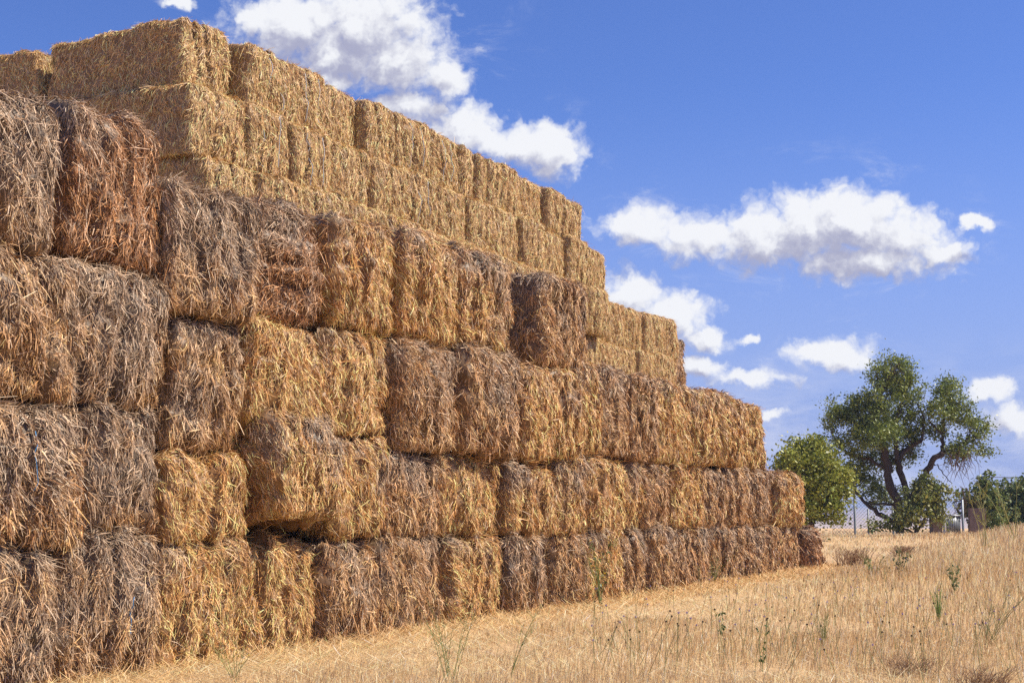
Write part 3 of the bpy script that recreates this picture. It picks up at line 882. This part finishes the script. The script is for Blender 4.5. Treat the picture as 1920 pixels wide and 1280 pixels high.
tree('almond_tree', 'tall dark green spreading tree with open crown and crooked dark limbs', 55, (1690, 1000),
     [(1672, 700, 42, 38, 0), (1700, 730, 34, 40, .4), (1650, 745, 38, 36, -.5), (1612, 775, 40, 34, 0), (1575, 785, 34, 30, .4), (1556, 770, 17, 24, 0), (1640, 810, 48, 38, -.8), (1690, 800, 44, 40, .5),
      (1590, 830, 38, 30, .3), (1650, 860, 42, 30, 1.0), (1610, 880, 28, 34, .8), (1780, 738, 34, 32, 0), (1762, 775, 34, 30, -.5), (1802, 785, 42, 34, .3), (1757, 808, 24, 22, .6), (1795, 856, 26, 14, .3), (1722, 800, 20, 22, .4), (1700, 850, 24, 24, .8),
      (1832, 805, 28, 24, 0), (1846, 850, 22, 16, 0), (1800, 840, 34, 20, -.3), (1655, 925, 30, 30, 1.4), (1625, 905, 18, 28, .5)],
     [([(1688, 1000), (1684, 950), (1668, 900), (1662, 860), (1655, 820)], 0.187, 0.136, 0), ([(1655, 820), (1640, 780), (1655, 730), (1672, 690)], 0.108, 0.032, -.5), ([(1660, 850), (1620, 800), (1575, 780)], 0.086, 0.024, .4),
      ([(1704, 985), (1702, 930), (1688, 880), (1682, 860), (1700, 840), (1728, 826)], 0.144, 0.080, .3), ([(1682, 862), (1676, 800), (1690, 750), (1712, 715)], 0.094, 0.024, .3), ([(1728, 826), (1735, 790), (1720, 750)], 0.058, 0.016, .3),
      ([(1700, 960), (1722, 905), (1738, 885), (1748, 862), (1768, 848)], 0.137, 0.104, -.4), ([(1768, 848), (1766, 815), (1772, 775), (1782, 735)], 0.079, 0.024, .3), ([(1768, 848), (1800, 832), (1835, 820)], 0.065, 0.016, 0), ([(1768, 815), (1745, 790), (1738, 770)], 0.043, 0.016, 0),
      ([(1695, 985), (1660, 970), (1630, 952), (1606, 922), (1598, 900)], 0.122, 0.040, .6), ([(1664, 880), (1630, 860), (1590, 850), (1560, 815)], 0.072, 0.016, .8), ([(1675, 945), (1650, 945), (1625, 948)], 0.050, 0.024, 0), ([(1748, 862), (1765, 880), (1785, 905)], 0.029, 0.012, 0)],
     21, 32, 46, .125, .42, (.105, .155, .028), (.28, .32, .07), holes=.33, cl_r=.25, dead=[(1800, 862, 14, 12, 55)])
tree('round_bush', 'dense round yellow-green bushy tree right beside the end of the stack', 48, (1520, 1000),
     [(1520, 900, 62, 72, 0), (1485, 880, 34, 38, -.4), (1505, 850, 36, 30, 0), (1545, 858, 36, 32, .2), (1530, 836, 24, 16, 0), (1572, 905, 28, 44, 0), (1555, 955, 36, 32, -.4), (1500, 950, 44, 40, -.5), (1470, 870, 22, 16, 0), (1583, 890, 14, 22, 0)],
     [([(1520, 1005), (1522, 960), (1515, 900), (1505, 860)], .13, .04, 0), ([(1522, 960), (1545, 910), (1560, 870)], .09, .03, .3), ([(1520, 960), (1495, 915), (1480, 880)], .08, .03, -.3)],
     22, 28, 48, .13, .55, (.135, .18, .022), (.42, .41, .07), holes=.25, cl_r=.26)
tree('leafy_shrub', 'leafy shrub with reddish tips growing around the base of the tall tree', 53, (1715, 1005),
     [(1735, 930, 34, 34, 0), (1760, 950, 24, 34, .2), (1710, 960, 34, 30, -.2), (1680, 975, 28, 22, -.3), (1735, 900, 22, 18, 0), (1770, 925, 16, 20, 0), (1650, 985, 20, 12, 0)],
     [([(1715, 1005), (1718, 965), (1728, 920)], .07, .02, 0), ([(1715, 1005), (1738, 960), (1760, 930)], .06, .02, 0), ([(1715, 1003), (1690, 985), (1672, 965)], .05, .02, 0)],
     23, 32, 40, .125, .6, (.11, .16, .035), (.30, .29, .07), cat='shrub', holes=.3, cl_r=.22)
tree('background_tree', 'dark green tree at the right edge with its peaked top behind the fennel', 62, (1900, 1005),
     [(1895, 925, 34, 30, 0), (1880, 955, 40, 34, .3), (1915, 905, 20, 22, 0), (1930, 950, 34, 44, 0), (1900, 985, 44, 24, -.4)],
     [([(1900, 1005), (1898, 950), (1895, 905)], .12, .03, 0), ([(1900, 980), (1920, 940), (1930, 910)], .08, .02, 0)],
     24, 20, 30, .19, .55, (.08, .125, .03), (.19, .23, .07), holes=.3, cl_r=.28, group='dark trees at the right edge')
tree('background_tree', 'dark green tree with a narrow peaked top, left one of the right-hand pair', 60, (1840, 1003),
     [(1840, 925, 24, 30, 0), (1845, 900, 13, 18, 0), (1830, 950, 26, 26, .3), (1862, 955, 22, 36, -.3), (1815, 935, 16, 14, 0), (1845, 985, 34, 18, 0)],
     [([(1842, 1003), (1845, 950), (1845, 900)], .11, .03, 0), ([(1842, 980), (1828, 950), (1815, 932)], .06, .02, 0)],
     25, 22, 30, .19, .55, (.08, .125, .03), (.20, .24, .06), holes=.3, cl_r=.26, group='dark trees at the right edge', dead=[(1815, 940, 12, 10, 60)])


# ------------------------------------------------------------------ chain-link fence, gate, wall slab
def fence():
    Y = 58.0
    L0 = at(1560, 1000, Y)[0]; L1 = at(1795, 1000, Y)[0]
    zb = 0.0
    o = tag(add('chain_link_fence', None, loc=(at(1601, 1000, Y)[0], Y, 0)), 'thin grey chain-link fence seen between the bush and the tall tree', 'fence')
    ox = o.location.x
    for px, top in ((1601, 907), (1673, 932), (1745, 935)):
        mb = MB(); p = at(px, top, Y); mb.tube([(p[0] - ox, 0, -.1), (p[0] - ox, 0, p[2])], .045, 8, (.22, .25, .26)); add('post', mb.mesh('post', M_METAL, True), o)
    p = at(1631, 958, Y); mb = MB(); mb.tube([(p[0] - ox, .3, -.1), (p[0] - ox, .3, 1.2)], .035, 8, (.14, .16, .17)); add('post', mb.mesh('post', M_METAL, True), o)
    mb = MB(); H_ = 1.55; st = .14; n = int((L1 - L0) / st); r = .006
    for i in range(-int(H_ / st), n):
        for sg in (1, -1):
            x0 = L0 + i * st if sg > 0 else L0 + i * st + H_
            x1 = x0 + sg * H_; a = np.array([x0, 0, zb]); b = np.array([x1, 0, H_])
            t0 = 0; t1 = 1
            if sg > 0:
                t0 = max(0, (L0 - x0) / H_); t1 = min(1, (L1 - x0) / H_)
            else:
                t0 = max(0, (x0 - L1) / H_); t1 = min(1, (x0 - L0) / H_)
            if t1 <= t0: continue
            A = a + (b - a) * t0; B = a + (b - a) * t1
            mb.tube([A - (ox, 0, 0), B - (ox, 0, 0)], r, 3, (.30, .33, .34), cap=False)
    mb.tube([(L0 - ox, 0, H_), (L1 - ox, 0, H_)], .012, 4, (.3, .33, .34))
    add('wire_mesh', mb.mesh('wire_mesh', M_METAL), o)


fence()

# loose straw shed along the foot of the stack
def shed():
    rs = np.random.RandomState(44); m = 26000
    s_ = rs.uniform(7.0, 33.5, m); o_ = np.abs(rs.normal(0, .26, m)) * (.5 + vnoise(np.stack([s_ * 1.3, s_ * 0, s_ * 0], 1), 8)) * 1.6
    P = U * s_[:, None] + N * (C_FRONT + .05 + o_)[:, None]
    P[:, 2] = ground_z(P[:, 0], P[:, 1]) + rs.uniform(0, 1, m) * np.clip(.09 - o_ * .2, .012, 1)
    a = rs.uniform(0, 2 * math.pi, m); tl = rs.uniform(1.05, 1.65, m)
    D = np.stack([np.cos(a) * np.sin(tl), np.sin(a) * np.sin(tl), np.cos(tl)], 1)
    L = rs.uniform(.08, .26, m); Wd = np.maximum(.006, .00045 * s_) * rs.uniform(.6, 1.3, m)
    t = rs.rand(m)[:, None]; col = (np.array([.80, .50, .21]) * (1 - t) + np.array([.60, .38, .18]) * t) * rs.lognormal(0, .25, m)[:, None]
    V, F, Cc, _ = ribbons(P, D, L, Wd, rs.normal(0, .06, (m, 3)), np.clip(col, 0, .85), rs)
    return make_mesh('loose_straw', V, F, Cc, M_STRAW)
tag(add('loose_straw', shed()), kind='stuff')


def gate():
    Y = 57.5
    a = at(1783, 940, Y); b = at(1804, 936, Y)
    o = tag(add('metal_gate', None, loc=(a[0], Y, 0)), 'pale grey metal gate with a high post, right of the leafy shrub', 'gate')
    w_ = b[0] - a[0]
    mb = MB(); mb.tube([(w_, 0, -.1), (w_, 0, b[2])], .045, 10, (.24, .27, .30)); add('post', mb.mesh('post', M_METAL, True), o)
    mb = MB(); mb.tube([(-.3, .02, -.1), (-.3, .02, 1.5)], .045, 10, (.22, .25, .28)); add('post', mb.mesh('post', M_METAL, True), o)
    mb = MB(); h = at(1790, 966, Y)[2]
    for z in (.15, h): mb.box((-.26, -.025, z - .03), (w_ - .06, .025, z + .03), (.28, .31, .34))
    for x in np.linspace(-.22, w_ - .12, 9): mb.box((x - .012, -.012, .19), (x + .012, .012, h - .031), (.26, .29, .32))
    add('gate_frame', mb.mesh('gate_frame', M_METAL), o)
    mb = MB()
    mb.box((-.2, .016, .2), (w_ - .13, .022, h - .05), (.22, .24, .27)); add('gate_panel', mb.mesh('gate_panel', M_METAL), o)


gate()


def slab(name, label, cat, px0, px1, top, Y, th, col, seed, rnd=.03):
    rs = np.random.RandomState(seed)
    a = at(px0, top, Y); b = at(px1, top, Y); bm = []
    nx, nz = 8, 10; W_ = b[0] - a[0]; H_ = a[2] + .1
    hd = np.array([W_ / 2, th / 2, H_ / 2]); mb = MB()
    for ax in range(3):
        q, r = [(1, 2), (2, 0), (0, 1)][ax]
        A, B = np.meshgrid(np.linspace(-1, 1, 11), np.linspace(-1, 1, 11), indexing='ij')
        for sg in (-1, 1):
            Q = np.zeros((A.size, 3)); Q[:, q] = A.ravel(); Q[:, r] = B.ravel(); Q[:, ax] = sg
            P = Q * hd; P = P + (fbm(P * 2.5 + seed, seed, 3) - .5)[:, None] * Q * rnd * 2
            i, j = np.meshgrid(np.arange(10), np.arange(10), indexing='ij'); v = (i * 11 + j).ravel()
            f = np.stack([v, v + 11, v + 12, v + 1], 1); mb.add(P, f if sg > 0 else f[:, ::-1], np.array(col) * 1.0)
    o = add(name, mb.mesh(name, M_STONE, False), loc=((a[0] + b[0]) / 2, Y, H_ / 2 - .12))
    tag(o, label, cat)


slab('wall_slab', 'dark purplish-brown wall panel between the gate and the right-hand trees', 'wall', 1816, 1846, 951, 57, .25, (.17, .125, .115), 3, .02)
slab('stone_pillar', 'rough grey-brown stone pillar half hidden in the leafy shrub', 'pillar', 1745, 1764, 958, 53.6, .4, (.26, .20, .16), 4, .07)

# thin overhead wire far behind the trees
mb = MB(); a = at(1830, 893, 95); b = at(2150, 889, 95)
u = np.linspace(0, 1, 12)[:, None]; pts = a + (b - a) * u; pts[:, 2] -= np.sin(u[:, 0] * math.pi) * .15
mb.tube(pts - a, .02, 4, (.08, .08, .09))
tag(add('overhead_wire', mb.mesh('overhead_wire', M_METAL), loc=a), 'thin dark overhead wire above the right-hand trees', 'wire')

# ------------------------------------------------------------------ the air
M_HAZE = bpy.data.materials.new('haze'); M_HAZE.use_nodes = True
t = M_HAZE.node_tree; t.nodes.clear()
pv = t.nodes.new('ShaderNodeVolumePrincipled'); mo = t.nodes.new('ShaderNodeOutputMaterial')
pv.inputs['Color'].default_value = (0.62, 0.74, 1.0, 1); pv.inputs['Density'].default_value = 0.0004
t.links.new(pv.outputs[0], mo.inputs['Volume'])
mb = MB(); mb.box((-9050, -9050, -28), (9050, 9050, 14))
tag(add('haze', mb.mesh('haze', M_HAZE)), kind='stuff')
